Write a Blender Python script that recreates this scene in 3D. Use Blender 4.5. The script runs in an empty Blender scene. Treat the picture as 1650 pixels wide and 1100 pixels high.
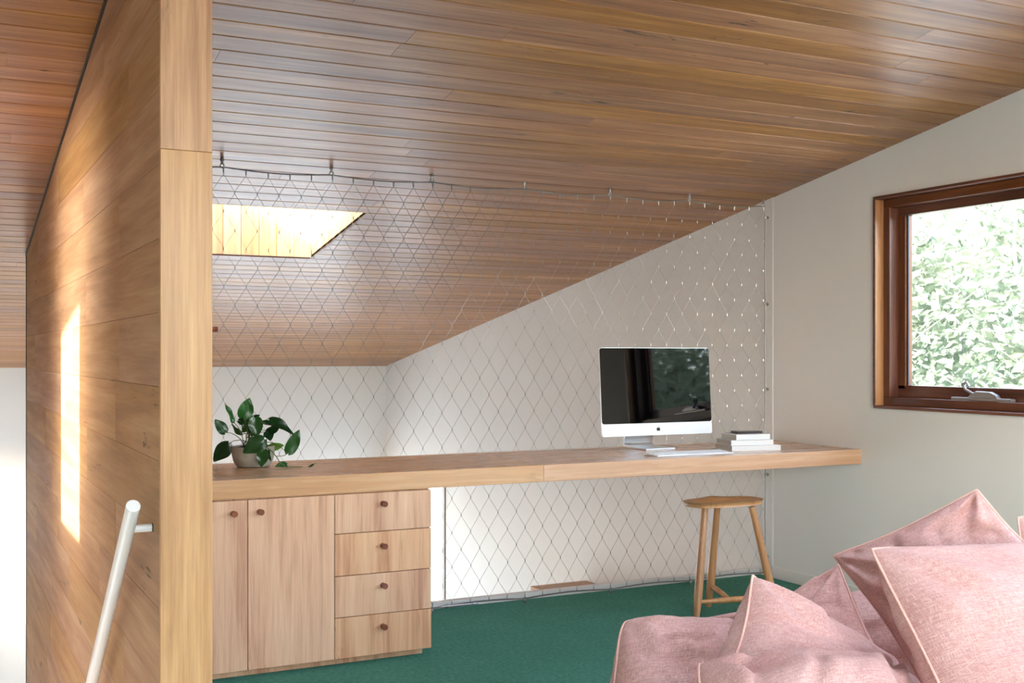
import bpy, math, random
from mathutils import Vector, Matrix, noise
random.seed(7)
PI = math.pi
scene = bpy.context.scene
COL = scene.collection

# ------------------------------------------------------------------ camera, sky, sun, exposure
F, TH, Y0, H = 1861.6, math.radians(26.81), 570.4, 1.22
cs, sn = math.cos(TH), math.sin(TH)
cam = bpy.data.cameras.new('camera'); cam.sensor_width = 36; cam.lens = F / 1650 * 36
cam.shift_y = (Y0 - 550) / 1650; cam.clip_start = .05; cam.clip_end = 300
camo = bpy.data.objects.new('camera', cam); COL.objects.link(camo)
camo.location = (0, 0, H); camo.rotation_euler = (PI / 2, 0, -TH)
scene.camera = camo

w = bpy.data.worlds.new('sky'); scene.world = w; w.use_nodes = True
nt = w.node_tree; nt.nodes.clear()
sky = nt.nodes.new('ShaderNodeTexSky'); sky.sky_type = 'NISHITA'; sky.sun_disc = False
sky.sun_elevation = math.radians(29); sky.sun_rotation = math.radians(240); sky.air_density = 1.0; sky.dust_density = 2.0
hs = nt.nodes.new('ShaderNodeHueSaturation'); hs.inputs['Saturation'].default_value = .62
bg = nt.nodes.new('ShaderNodeBackground'); bg.inputs['Strength'].default_value = 3.4
wo = nt.nodes.new('ShaderNodeOutputWorld')
nt.links.new(sky.outputs[0], hs.inputs['Color']); nt.links.new(hs.outputs[0], bg.inputs[0]); nt.links.new(bg.outputs[0], wo.inputs[0])

SUN = Vector((1, .55, -.61)).normalized()
sl = bpy.data.lights.new('sun', 'SUN'); sl.energy = 24; sl.angle = math.radians(1.2); sl.color = (1, .975, .94)
so = bpy.data.objects.new('sun', sl); COL.objects.link(so); so.rotation_euler = SUN.to_track_quat('-Z', 'Y').to_euler(); so.location = (-20, -10, 15)

def portal(loc, rot, sx, sy):
    l = bpy.data.lights.new('window_portal', 'AREA'); l.shape = 'RECTANGLE'; l.size = sx; l.size_y = sy; l.energy = 1
    l.cycles.is_portal = True
    o = bpy.data.objects.new('window_portal', l); COL.objects.link(o); o.location = loc; o.rotation_euler = rot

vs = scene.view_settings
scene.display_settings.display_device = 'sRGB'
vs.view_transform = 'Standard'; vs.look = 'None'; vs.exposure = 0.2; vs.gamma = 1.0; vs.use_curve_mapping = False

# ------------------------------------------------------------------ geometry of the place
W = 4.122                     # right wall plane
XL = -.55                     # left wall plane
YB, YR = 10.974, -3.0         # far wall, rear wall
ZL = -2.7                     # lower floor
YE = 5.14                     # loft edge
SL = .163                     # ceiling slope
TILT = math.atan(SL)
def zc(y): return 1.10 + SL * (YB - y)
def at(px, py, d):            # point of the place seen at a photograph position, at a given distance along the view
    u = (px - 825) / F; v = (Y0 - py) / F
    return Vector((d * (u * cs + sn), d * (-u * sn + cs), H + d * v))

# ------------------------------------------------------------------ helpers
def new_obj(name, verts, faces, mat=None, parent=None, smooth=False):
    me = bpy.data.meshes.new(name); me.from_pydata([tuple(v) for v in verts], [], faces); me.update()
    if mat: me.materials.append(mat)
    if smooth: me.polygons.foreach_set('use_smooth', [True] * len(me.polygons))
    o = bpy.data.objects.new(name, me); COL.objects.link(o)
    if parent: o.parent = parent
    return o
class MB:
    def __init__(s): s.v = []; s.f = []
    def add(s, v, f):
        n = len(s.v); s.v += [Vector(p) for p in v]; s.f += [tuple(i + n for i in q) for q in f]; return s
    def box(s, x0, x1, y0, y1, z0, z1):
        return s.add([(x0,y0,z0),(x1,y0,z0),(x1,y1,z0),(x0,y1,z0),(x0,y0,z1),(x1,y0,z1),(x1,y1,z1),(x0,y1,z1)],
                     [(0,3,2,1),(4,5,6,7),(0,1,5,4),(1,2,6,5),(2,3,7,6),(3,0,4,7)])
    def prism(s, pts, vec, cap=True):        # closed polygon swept by a vector
        n = len(pts); vec = Vector(vec); a = [Vector(p) for p in pts]
        f = [(i, (i + 1) % n, n + (i + 1) % n, n + i) for i in range(n)]
        if cap: f += [tuple(range(n - 1, -1, -1)), tuple(range(n, 2 * n))]
        return s.add(a + [p + vec for p in a], f)
    def tube(s, pts, r, n=8, cap=True):
        pts = [Vector(p) for p in pts]; m = len(pts)
        rs = r if isinstance(r, (list, tuple)) else [r] * m
        vs_ = []; up = None
        for i, p in enumerate(pts):
            t = (pts[min(i + 1, m - 1)] - pts[max(i - 1, 0)])
            if t.length < 1e-9: t = Vector((0, 0, 1))
            t.normalize()
            if up is None or abs(up.dot(t)) > .98: up = Vector((0, 0, 1)) if abs(t.z) < .9 else Vector((1, 0, 0))
            a = t.cross(up).normalized(); b = a.cross(t).normalized(); up = b
            for k in range(n):
                q = 2 * PI * k / n; vs_.append(p + (a * math.cos(q) + b * math.sin(q)) * rs[i])
        f = []
        for i in range(m - 1):
            for k in range(n):
                f.append((i*n + k, i*n + (k+1) % n, (i+1)*n + (k+1) % n, (i+1)*n + k))
        if cap: f += [tuple(range(n - 1, -1, -1)), tuple((m-1)*n + k for k in range(n))]
        return s.add(vs_, f)
    def lathe(s, prof, n=32, c=(0, 0, 0)):   # profile of (radius, z)
        vs_ = []; m = len(prof)
        for r, z in prof:
            for k in range(n):
                q = 2 * PI * k / n; vs_.append((c[0] + r * math.cos(q), c[1] + r * math.sin(q), c[2] + z))
        f = [(i*n + k, i*n + (k+1) % n, (i+1)*n + (k+1) % n, (i+1)*n + k) for i in range(m - 1) for k in range(n)]
        f += [tuple(range(n - 1, -1, -1)), tuple((m-1)*n + k for k in range(n))]
        return s.add(vs_, f)
    def build(s, name, mat, parent=None, smooth=False, bevel=0, seg=2):
        o = new_obj(name, s.v, s.f, mat, parent, smooth)
        if bevel:
            b = o.modifiers.new('edge', 'BEVEL'); b.width = bevel; b.segments = seg; b.limit_method = 'ANGLE'; b.angle_limit = math.radians(40)
        return o
def tag(o, label, cat=None, group=None, kind=None):
    o['label'] = label
    if cat: o['category'] = cat
    if group: o['group'] = group
    if kind: o['kind'] = kind
    return o
def structure(o, label): return tag(o, label, kind='structure')
def thing(name, label, cat, loc=(0, 0, 0), rz=0, group=None):
    o = bpy.data.objects.new(name, None); COL.objects.link(o); o.location = loc; o.rotation_euler = (0, 0, rz)
    o.empty_display_size = .1
    return tag(o, label, cat, group)
def autosmooth(o, ang=35):
    for p in o.data.polygons: p.use_smooth = True
    m = o.data
    try: m.set_sharp_from_angle(angle=math.radians(ang))
    except Exception: pass
    return o
def copy_child(o, parent, loc=None):
    c = o.copy(); COL.objects.link(c); c.parent = parent
    if loc is not None: c.location = loc
    return c

# ------------------------------------------------------------------ materials
def srgb(r, g, b):
    def f(c):
        c /= 255; return c / 12.92 if c <= .04045 else ((c + .055) / 1.055) ** 2.4
    return (f(r), f(g), f(b), 1)
class Mat:
    def __init__(s, name):
        s.m = bpy.data.materials.new(name); s.m.use_nodes = True; s.nt = s.m.node_tree
        s.p = s.nt.nodes['Principled BSDF']; s.out = s.nt.nodes['Material Output']
    def n(s, t, **kw):
        x = s.nt.nodes.new(t)
        for k, v in kw.items(): setattr(x, k, v)
        return x
    def l(s, a, b): s.nt.links.new(a, b)
    def noise(s, vec, scale, detail=3, rough=.5, dist=0):
        x = s.n('ShaderNodeTexNoise'); x.inputs['Scale'].default_value = scale; x.inputs['Detail'].default_value = detail
        x.inputs['Roughness'].default_value = rough; x.inputs['Distortion'].default_value = dist
        if vec is not None: s.l(vec, x.inputs['Vector'])
        return x.outputs['Fac']
    def mapping(s, vec, sc):
        x = s.n('ShaderNodeMapping'); x.inputs['Scale'].default_value = sc; s.l(vec, x.inputs['Vector']); return x.outputs[0]
    def ramp(s, fac, stops):
        x = s.n('ShaderNodeValToRGB'); e = x.color_ramp.elements
        while len(e) < len(stops): e.new(.5)
        for k, (p, c) in zip(e, stops): k.position = p; k.color = c if len(c) == 4 else (*c, 1)
        s.l(fac, x.inputs[0]); return x.outputs[0]
    def mix(s, fac, a, b, mode='MIX'):
        x = s.n('ShaderNodeMix', data_type='RGBA', blend_type=mode)
        for sock, v in ((x.inputs['Factor'], fac), (x.inputs['A'], a), (x.inputs['B'], b)): pass
        fa = [i for i in x.inputs if i.name == 'Factor' and i.type == 'VALUE'][0]
        A = [i for i in x.inputs if i.name == 'A' and i.type == 'RGBA'][0]; B = [i for i in x.inputs if i.name == 'B' and i.type == 'RGBA'][0]
        for sock, v in ((fa, fac), (A, a), (B, b)):
            if isinstance(v, (int, float)): sock.default_value = v
            elif isinstance(v, tuple): sock.default_value = v
            else: s.l(v, sock)
        return [o for o in x.outputs if o.type == 'RGBA'][0]
    def math(s, op, a, b=0.0, clamp=False):
        x = s.n('ShaderNodeMath', operation=op, use_clamp=clamp)
        for i, v in ((0, a), (1, b)):
            if isinstance(v, (int, float)): x.inputs[i].default_value = v
            else: s.l(v, x.inputs[i])
        return x.outputs[0]
    def bump(s, hgt, strength=.2, dist=.002):
        x = s.n('ShaderNodeBump'); x.inputs['Strength'].default_value = strength; x.inputs['Distance'].default_value = dist
        s.l(hgt, x.inputs['Height']); s.l(x.outputs[0], s.p.inputs['Normal'])
def plain(name, col, rough=.5, metal=0, coat=0, spec=.5, var=0, scale=20):
    m = Mat(name); m.p.inputs['Roughness'].default_value = rough; m.p.inputs['Metallic'].default_value = metal
    m.p.inputs['Coat Weight'].default_value = coat; m.p.inputs['Specular IOR Level'].default_value = spec
    m.p.inputs['Base Color'].default_value = col
    if var:
        tc = m.n('ShaderNodeTexCoord'); nf = m.noise(tc.outputs['Object'], scale, 4)
        d = tuple(c * (1 - var) for c in col[:3]) + (1,); b = tuple(min(1, c * (1 + var)) for c in col[:3]) + (1,)
        m.l(m.ramp(nf, [(.3, d), (.7, b)]), m.p.inputs['Base Color'])
    return m.m
def wood(name, cols, axis=0, rough=.4, vein=0., rand=.3, coat=0., fig=1.0, spec=.5, hue=.012, freq=1.0, fine=.25):
    m = Mat(name); tc = m.n('ShaderNodeTexCoord'); oi = m.n('ShaderNodeObjectInfo')
    off = m.n('ShaderNodeCombineXYZ')
    for i, k in enumerate((37.3, 11.7, 53.1)): m.l(m.math('MULTIPLY', oi.outputs['Random'], k), off.inputs[i])
    va = m.n('ShaderNodeVectorMath', operation='ADD'); m.l(tc.outputs['Object'], va.inputs[0]); m.l(off.outputs[0], va.inputs[1])
    v = va.outputs[0]
    def sc(al, ac): q = [ac * freq] * 3; q[axis] = al * freq; return q
    g1 = m.noise(m.mapping(v, sc(.9, 14)), 1, 6, .62, .5 * fig)
    g2 = m.noise(m.mapping(v, sc(2.2, 55)), 1, 4, .6, .3)
    g3 = m.noise(m.mapping(v, sc(6, 240)), 1, 3, .6, 0)
    mixv = m.math('ADD', m.math('MULTIPLY', g1, .65), m.math('MULTIPLY', g2, .35))
    c = m.ramp(mixv, [(.33, cols[0]), (.5, cols[1]), (.66, cols[2])])
    c = m.mix(fine, c, m.ramp(g3, [(.35, (.55, .5, .45)), (.6, (1, 1, 1))]), 'MULTIPLY')
    if vein:
        vn = m.noise(m.mapping(v, sc(4.5, 42)), 1, 5, .7, 1.2)
        mk = m.noise(m.mapping(v, sc(1.3, 5)), 1, 2, .5, 0)
        a = m.math('MULTIPLY', m.ramp(vn, [(.60, (0, 0, 0)), (.65, (1, 1, 1))]), m.ramp(mk, [(.56, (0, 0, 0)), (.64, (1, 1, 1))]))
        c = m.mix(m.math('MULTIPLY', a, vein), c, srgb(48, 28, 14))
    h = m.n('ShaderNodeHueSaturation'); m.l(c, h.inputs['Color'])
    m.l(m.math('ADD', 1 - rand / 2, m.math('MULTIPLY', oi.outputs['Random'], rand)), h.inputs['Value'])
    r2 = m.math('FRACT', m.math('MULTIPLY', oi.outputs['Random'], 17.31))
    m.l(m.math('ADD', .5 - hue / 2, m.math('MULTIPLY', r2, hue)), h.inputs['Hue'])
    m.l(m.math('ADD', .88, m.math('MULTIPLY', r2, .2)), h.inputs['Saturation'])
    m.l(h.outputs[0], m.p.inputs['Base Color'])
    m.l(m.math('ADD', rough - .05, m.math('MULTIPLY', g2, .1)), m.p.inputs['Roughness'])
    m.p.inputs['Coat Weight'].default_value = coat; m.p.inputs['Coat Roughness'].default_value = .18
    m.p.inputs['Specular IOR Level'].default_value = spec
    m.bump(g2, .12, .0012)
    return m.m
M = {}
M['white'] = plain('white_paint', srgb(226, 226, 224), .75, var=.012, scale=3)
M['trim_white'] = plain('white_gloss_paint', srgb(232, 231, 228), .4)
M['ceil'] = wood('ceiling_timber', [srgb(124, 76, 42), srgb(160, 108, 62), srgb(188, 138, 88)], 0, .35, 1., .27, .06, spec=.36)
M['ceil_dark'] = plain('groove_shadow', srgb(70, 46, 26), .8)
M['shaft'] = wood('skylight_timber', [srgb(196, 152, 102), srgb(216, 178, 128), srgb(230, 198, 152)], 2, .5, .2, .24)
M['ply'] = wood('wall_timber', [srgb(150, 112, 78), srgb(176, 138, 100), srgb(194, 160, 122)], 1, .6, .8, .16, 0, 2.6, freq=.55, spec=.3)
M['post'] = wood('post_timber', [srgb(164, 114, 68), srgb(202, 152, 100), srgb(222, 176, 122)], 2, .4, .35, .12, .1)
M['cab'] = wood('cabinet_timber', [srgb(190, 130, 96), srgb(228, 178, 140), srgb(240, 198, 160)], 2, .45, .6, .05, 0, .8, hue=.004, fine=.2)
M['desk'] = wood('desk_timber', [srgb(196, 146, 106), srgb(212, 164, 122), srgb(222, 180, 138)], 0, .27, .2, .05, .3, fine=.2, freq=.6)
M['knob'] = wood('knob_timber', [srgb(96, 46, 28), srgb(128, 66, 42), srgb(146, 82, 54)], 1, .4, 0, .1)
M['stool'] = wood('stool_timber', [srgb(180, 124, 84), srgb(204, 150, 106), srgb(216, 168, 124)], 2, .38, 0, .1, .1)
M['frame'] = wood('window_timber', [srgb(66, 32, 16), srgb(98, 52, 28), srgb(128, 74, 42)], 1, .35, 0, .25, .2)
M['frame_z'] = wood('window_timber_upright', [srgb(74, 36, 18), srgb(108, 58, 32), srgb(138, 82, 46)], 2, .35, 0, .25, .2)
M['frame_lit'] = wood('window_timber_lit', [srgb(140, 88, 42), srgb(178, 122, 66), srgb(196, 142, 84)], 2, .35, 0, .1, .2)  # same timber as the frame, lightened as if daylight falls on the jambs
M['low'] = wood('cupboard_timber', [srgb(150, 104, 62), srgb(184, 136, 90), srgb(200, 156, 108)], 0, .45, .2, .1)
M['black'] = plain('black_metal', srgb(30, 28, 27), .5)
M['darkframe'] = plain('bronze_door_frame', srgb(92, 80, 72), .4, .3)
M['steel'] = plain('stainless_steel', (.36, .355, .35, 1), .3, 1)
M['wire'] = plain('stainless_wire', (.34, .335, .33, 1), .42, .9)
M['rail'] = plain('white_powdercoat', srgb(240, 242, 242), .35)
M['alu'] = plain('aluminium', (.80, .81, .82, 1), .3, .85)
M['alu_white'] = plain('pale_aluminium', srgb(236, 238, 240), .32, .15)
M['screen'] = plain('black_glass', srgb(4, 4, 5), .025, 0, 0, .5)
M['logo'] = plain('black_print', srgb(10, 10, 11), .25)
M['keys'] = plain('white_plastic', srgb(244, 245, 246), .4)
M['keyprint'] = plain('grey_print', srgb(120, 122, 126), .5)
M['paper'] = plain('paper', srgb(206, 203, 196), .7, var=.04, scale=60)
M['cover'] = plain('white_book_cover', srgb(226, 226, 224), .45)
M['spine'] = plain('grey_book_spine', srgb(176, 172, 164), .5)
M['phone'] = plain('dark_leather', srgb(44, 30, 26), .4)
M['concrete'] = plain('concrete', srgb(150, 144, 132), .85, var=.28, scale=18)
M['soil'] = plain('soil', srgb(44, 28, 18), .95, var=.5, scale=90)
M['stem'] = plain('green_stem', srgb(72, 92, 40), .5)
M['gasket'] = plain('dark_gasket', srgb(40, 44, 52), .5)
M['winder'] = plain('satin_metal', srgb(176, 176, 178), .35, .7)
M['ground'] = plain('outdoor_ground', srgb(190, 192, 190), .95, var=.3, scale=.6)
M['lowfloor'] = plain('polished_concrete', srgb(170, 168, 164), .5, var=.08, scale=2)
M['bark'] = plain('pale_bark', srgb(226, 216, 200), .8, var=.12, scale=8)
M['roofing'] = plain('roofing', srgb(120, 120, 122), .6)

m = Mat('carpet'); tc = m.n('ShaderNodeTexCoord'); v = tc.outputs['Object']
a = m.noise(v, 420, 3, .7); b = m.noise(v, 5, 4, .6, .6); e_ = m.noise(v, 60, 3, .6)
cc = m.ramp(m.math('ADD', m.math('MULTIPLY', a, .55), m.math('MULTIPLY', e_, .45)), [(.32, srgb(38, 86, 72)), (.52, srgb(70, 128, 112)), (.7, srgb(108, 166, 148))])
cc = m.mix(.5, cc, m.ramp(b, [(.3, (.72, .72, .72)), (.7, (1, 1, 1))]), 'MULTIPLY')
m.l(cc, m.p.inputs['Base Color']); m.p.inputs['Roughness'].default_value = .95; m.p.inputs['Specular IOR Level'].default_value = .1
m.p.inputs['Sheen Weight'].default_value = .35; m.p.inputs['Sheen Tint'].default_value = srgb(120, 190, 165); m.p.inputs['Sheen Roughness'].default_value = .5
m.bump(a, .6, .004); M['carpet'] = m.m

def fabric(name, lo, mid, hi):
    m = Mat(name); uv = m.n('ShaderNodeTexCoord').outputs['UV']
    def thread(al, ac, det=3): return m.noise(m.mapping(uv, (al, ac, 1)), 1, det, .65, .0)
    warp = thread(70, 800); weft = thread(800, 70); slub = thread(14, 300, 2); big = m.noise(uv, 6, 3, .5); grain = m.noise(uv, 1300, 2, .6)
    h = m.math('ADD', m.math('MAXIMUM', warp, weft), m.math('MULTIPLY', slub, .2))
    t = m.math('ADD', m.math('MULTIPLY', h, .62), m.math('ADD', m.math('MULTIPLY', big, .16), m.math('MULTIPLY', grain, .16)))
    m.l(m.ramp(t, [(.50, lo), (.63, mid), (.76, hi)]), m.p.inputs['Base Color'])
    m.p.inputs['Roughness'].default_value = .9; m.p.inputs['Specular IOR Level'].default_value = .12
    m.p.inputs['Sheen Weight'].default_value = .3; m.p.inputs['Sheen Roughness'].default_value = .4; m.p.inputs['Sheen Tint'].default_value = srgb(250, 225, 228)
    m.bump(h, .9, .0022)
    return m.m
M['pink'] = fabric('pink_linen', srgb(190, 142, 136), srgb(226, 191, 186), srgb(243, 226, 223))
M['piping'] = plain('pink_piping', srgb(222, 180, 168), .9, var=.15, scale=300)

m = Mat('window_glass'); tr = m.n('ShaderNodeBsdfTransparent'); tr.inputs[0].default_value = (.97, .985, .98, 1)
gl = m.n('ShaderNodeBsdfGlossy'); gl.inputs['Roughness'].default_value = .01
lw = m.n('ShaderNodeLayerWeight'); lw.inputs['Blend'].default_value = .5; mx = m.n('ShaderNodeMixShader')
m.l(m.math('ADD', .03, m.math('MULTIPLY', m.math('POWER', lw.outputs['Facing'], 5.0), .9)), mx.inputs[0]); m.l(tr.outputs[0], mx.inputs[1]); m.l(gl.outputs[0], mx.inputs[2]); m.l(mx.outputs[0], m.out.inputs[0]); M['glass'] = m.m

def leafmat(name, c0, c1, rough, trans=0.):
    m = Mat(name); oi = m.n('ShaderNodeObjectInfo'); tc = m.n('ShaderNodeTexCoord')
    nf = m.noise(tc.outputs['Object'], 9, 3)
    c = m.ramp(m.math('ADD', m.math('MULTIPLY', nf, .5), m.math('MULTIPLY', oi.outputs['Random'], .5)), [(.25, c0), (.75, c1)])
    m.l(c, m.p.inputs['Base Color']); m.p.inputs['Roughness'].default_value = rough
    if trans:
        t = m.n('ShaderNodeBsdfTranslucent'); m.l(c, t.inputs[0]); x = m.n('ShaderNodeMixShader'); x.inputs[0].default_value = trans
        m.l(m.p.outputs[0], x.inputs[1]); m.l(t.outputs[0], x.inputs[2]); m.l(x.outputs[0], m.out.inputs[0])
    return m.m
M['leaf'] = leafmat('pothos_leaf', srgb(16, 48, 22), srgb(44, 96, 40), .25, .1)
M['leaf_light'] = leafmat('young_leaf', srgb(96, 140, 48), srgb(140, 176, 70), .3, .2)
M['tree_leaf'] = leafmat('tree_leaf', srgb(104, 118, 96), srgb(152, 157, 132), .7, .3)

# ------------------------------------------------------------------ structure: walls, floors, ceiling
def wall_x(mb, x0, x1, y0, y1, z0, ztop, holes):
    """wall along Y between x0 and x1, with rectangular holes (ya, yb, za, zb); top follows ztop(y) (function)"""
    ys = sorted({y0, y1, *[h[0] for h in holes], *[h[1] for h in holes]})
    for a, b in zip(ys, ys[1:]):
        hs_ = sorted([h for h in holes if h[0] <= a + 1e-6 and h[1] >= b - 1e-6], key=lambda h: h[2])
        z = z0
        for h in hs_: mb.box(x0, x1, a, b, z, h[2]); z = h[3]
        mb.prism([(x0, a, z), (x0, b, z), (x0, b, ztop(b)), (x0, a, ztop(a))], (x1 - x0, 0, 0))
def wall_y(mb, y0, y1, x0, x1, z0, z1, holes):
    xs = sorted({x0, x1, *[h[0] for h in holes], *[h[1] for h in holes]})
    for a, b in zip(xs, xs[1:]):
        z = z0
        for h in sorted([h for h in holes if h[0] <= a + 1e-6 and h[1] >= b - 1e-6], key=lambda h: h[2]):
            mb.box(a, b, y0, y1, z, h[2]); z = h[3]
        mb.box(a, b, y0, y1, z, z1)
top = lambda y: zc(y) + .06
WIN = (3.06, 4.232, .957, 1.986)
WIN2 = (-1.0, 2.5, .70, 2.10)  # unseen wide window, added to light the cushions from the right
DOOR = (9.47, 10.80, ZL, .13)
mb = MB(); wall_x(mb, W, W + .15, YR - .2, YB + .2, ZL - .1, top, [WIN, WIN2, DOOR])
structure(mb.build('wall_right', M['white']), 'long white plastered wall with the sloping top edge and timber window')
SLOT = (4.30 - .55 * 1.031, 5.0 - .55 * 1.031, .552 + .61 * 1.031, 1.495 + .61 * 1.031)
LOWW = (9.35, 10.974 - .55 * 1.297, -.33, .39)
STAIRW = (3.4, 4.4, -1.9, -.8)  # unseen opening, added to brighten the lower part of the partition
BIGL = (-2.2, -1.5, 1.0, 2.0)  # unseen opening behind the camera, added as a daylight source
LOWL = (7.2, 7.8, ZL + .1, -1.9)  # unseen lower opening, added so light off the floor lifts the far end
mb = MB(); wall_x(mb, XL - .12, XL, YR - .2, YB + .2, ZL - .1, top, [SLOT, LOWW, BIGL, LOWL, STAIRW])
structure(mb.build('wall_left', M['white']), 'white plastered stair side wall facing the timber partition')
BACKH = (2.3, 3.95, ZL, .02)  # unseen glazed opening, added for daylight and glare on the ceiling
mb = MB(); wall_y(mb, YB, YB + .2, XL - .12, W + .22, ZL - .1, zc(YB) + .06, [BACKH])
structure(mb.build('wall_back', M['white']), 'far white wall under the low end of the timber ceiling')
REARH = (-.1, 1.9, .6, 2.5)  # unseen rear window, added to light the post and cabinet fronts
mb = MB(); wall_y(mb, YR - .2, YR, XL - .12, W + .22, -.3, zc(YR) + .06, [REARH])
structure(mb.build('wall_rear', M['white']), 'white wall at the rear of the loft with an added window for daylight')

# loft floor and lower floor
mb = MB(); mb.box(.601, W, YR, YE, -.03, 0); mb.box(XL, .601, YR, 2.45, -.03, 0)
structure(mb.build('floor', M['carpet']), 'dark green carpet covering the loft floor')
mb = MB(); mb.box(.601, W, YR, YE, -.33, -.03); mb.box(XL, .601, YR, 2.45, -.33, -.03)
structure(mb.build('floor_slab', M['white']), 'white painted loft floor edge under the green carpet')
mb = MB(); mb.box(XL - .1, W + .2, YR, YB + .2, ZL - .1, ZL)
structure(mb.build('floor_lower', M['lowfloor']), 'grey concrete floor of the lower level beyond the loft edge')
mb = MB(); mb.box(.601, W - .002, YE - .035, YE + .012, -.33, .03)
structure(mb.build('trim_edge', M['trim_white'], bevel=.003), 'low white kerb along the open edge of the green carpet')
mb = MB(); mb.box(W - .012, W, YR, 4.985, 0, .066)
structure(mb.build('baseboard_right', M['trim_white'], bevel=.003), 'low white skirting board along the window wall')
mb = MB(); mb.prism([(W - .006, 4.99, .022), (W - .006, 5.125, .022), (W - .006, 5.125, zc(5.125)), (W - .006, 4.99, zc(4.99))], (.006, 0, 0))
structure(mb.build('trim_net', M['white']), 'thin white upright strip on the wall behind the net anchors')

# ceiling: slab with skylight hole, boards beneath
SKX, SKY = (1.2, 2.04), (5.72, 6.69)
SHAFT = .52
mb = MB()
def slab(x0, x1, y0, y1):
    mb.prism([(x0, y0, zc(y0) + .014), (x0, y1, zc(y1) + .014), (x0, y1, zc(y1) + .20), (x0, y0, zc(y0) + .20)], (x1 - x0, 0, 0))
e = .0145
S2X, S2Y = (1.35, 2.55), (.35, 2.15)  # unseen second skylight, added to light the cushions from above
slab(XL - .5, W + .5, YR - .5, S2Y[0]); slab(XL - .5, S2X[0], S2Y[0], S2Y[1]); slab(S2X[1], W + .5, S2Y[0], S2Y[1]); slab(XL - .5, W + .5, S2Y[1], SKY[0] - e)
slab(XL - .5, W + .5, SKY[1] + e, YB + .5)
slab(XL - .5, SKX[0] - e, SKY[0] - e, SKY[1] + e); slab(SKX[1] + e, W + .5, SKY[0] - e, SKY[1] + e)
ceiling = structure(mb.build('ceiling', M['ceil_dark']), 'sloping ceiling lined with brown hardwood boards')
BP = .1135
def board(name, x0, x1, yc, wd, parent, mat):
    L = x1 - x0; h = wd / 2; c = .003; t = .014
    pr = [(0, -h, t), (0, -h, c), (0, -h + c, 0), (0, h - c, 0), (0, h, c), (0, h, t)]
    b = MB(); b.prism([(-L / 2, p[1], p[2]) for p in pr], (L, 0, 0))
    o = b.build(name, mat, parent)
    o.location = ((x0 + x1) / 2, yc, zc(yc)); o.rotation_euler = (-TILT, 0, 0)
    return o
y = 2.36; rng = random.Random(3)
row = 0
while y < YB - .03:
    wd = (BP - .0036)
    y1 = min(y + BP * math.cos(TILT), YB)
    yc = (y + y1) / 2
    spans = [(XL, W)]
    if y1 > SKY[0] + .02 and y < SKY[1] - .02: spans = [(XL, SKX[0]), (SKX[1], W)]
    for a, b_ in spans:
        x = a; first = True
        while x < b_ - .01:
            L = rng.uniform(.5, 2.6) if first else rng.uniform(1.9, 3.6)
            first = False
            e = x + L
            if b_ - e < .45: e = b_
            board('board', x, e - (.0012 if e < b_ else 0), yc, min(wd, (y1 - y) / math.cos(TILT) - .0036), ceiling, M['ceil'])
            x = e
    y = y1; row += 1
mb = MB()
for x0, x1, y0, y1 in ((XL, W, YR, S2Y[0]), (XL, S2X[0], S2Y[0], S2Y[1]), (S2X[1], W, S2Y[0], S2Y[1]), (XL, W, S2Y[1], 2.36)):
    mb.prism([(x0, y0, zc(y0)), (x0, y1, zc(y1)), (x0, y1, zc(y1) + .014), (x0, y0, zc(y0) + .014)], (x1 - x0, 0, 0))
mb.build('ceiling_lining', M['ceil'], ceiling)

# skylight shaft: vertical boards on four sides, glass on top
sky_root = bpy.data.objects.new('window_skylight', None); COL.objects.link(sky_root)
structure(sky_root, 'skylight cut into the ceiling with pale timber lined sides'); sky_root.location = (SKX[0], SKY[0], zc(SKY[0]))
inv = -sky_root.location
def sboard(x0, x1, y0, y1):
    z00, z01 = zc(y0) + inv.z, zc(y1) + inv.z
    b = MB(); X0, X1, A, B = x0 + inv.x, x1 + inv.x, y0 + inv.y, y1 + inv.y
    b.prism([(X0, A, z00), (X0, B, z01), (X0, B, z01 + SHAFT), (X0, A, z00 + SHAFT)], (X1 - X0, 0, 0))
    b.build('board', M['shaft'], sky_root)
nb = 8; dx = (SKX[1] - SKX[0]) / nb
for i in range(nb):
    for (ya, yb) in ((SKY[0] - .014, SKY[0]), (SKY[1], SKY[1] + .014)):
        sboard(SKX[0] + i * dx + .0015, SKX[0] + (i + 1) * dx - .0015, ya, yb)
nb = 9; dy = (SKY[1] - SKY[0]) / nb
for i in range(nb):
    for (xa, xb) in ((SKX[0] - .014, SKX[0]), (SKX[1], SKX[1] + .014)):
        sboard(xa, xb, SKY[0] + i * dy + .0015, SKY[0] + (i + 1) * dy - .0015)
b = MB(); q = .03
for (x0, x1, y0, y1) in ((SKX[0]-.12, SKX[0]-.014, SKY[0]-.12, SKY[1]+.12), (SKX[1]+.014, SKX[1]+.12, SKY[0]-.12, SKY[1]+.12),
                         (SKX[0]-.014, SKX[1]+.014, SKY[0]-.12, SKY[0]-.014), (SKX[0]-.014, SKX[1]+.014, SKY[1]+.014, SKY[1]+.12)):
    b.prism([(x0+inv.x, y0+inv.y, zc(y0)+.2+inv.z), (x0+inv.x, y1+inv.y, zc(y1)+.2+inv.z), (x0+inv.x, y1+inv.y, zc(y1)+SHAFT+inv.z), (x0+inv.x, y0+inv.y, zc(y0)+SHAFT+inv.z)], (x1-x0, 0, 0))
b.build('kerb', M['roofing'], sky_root)
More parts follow.
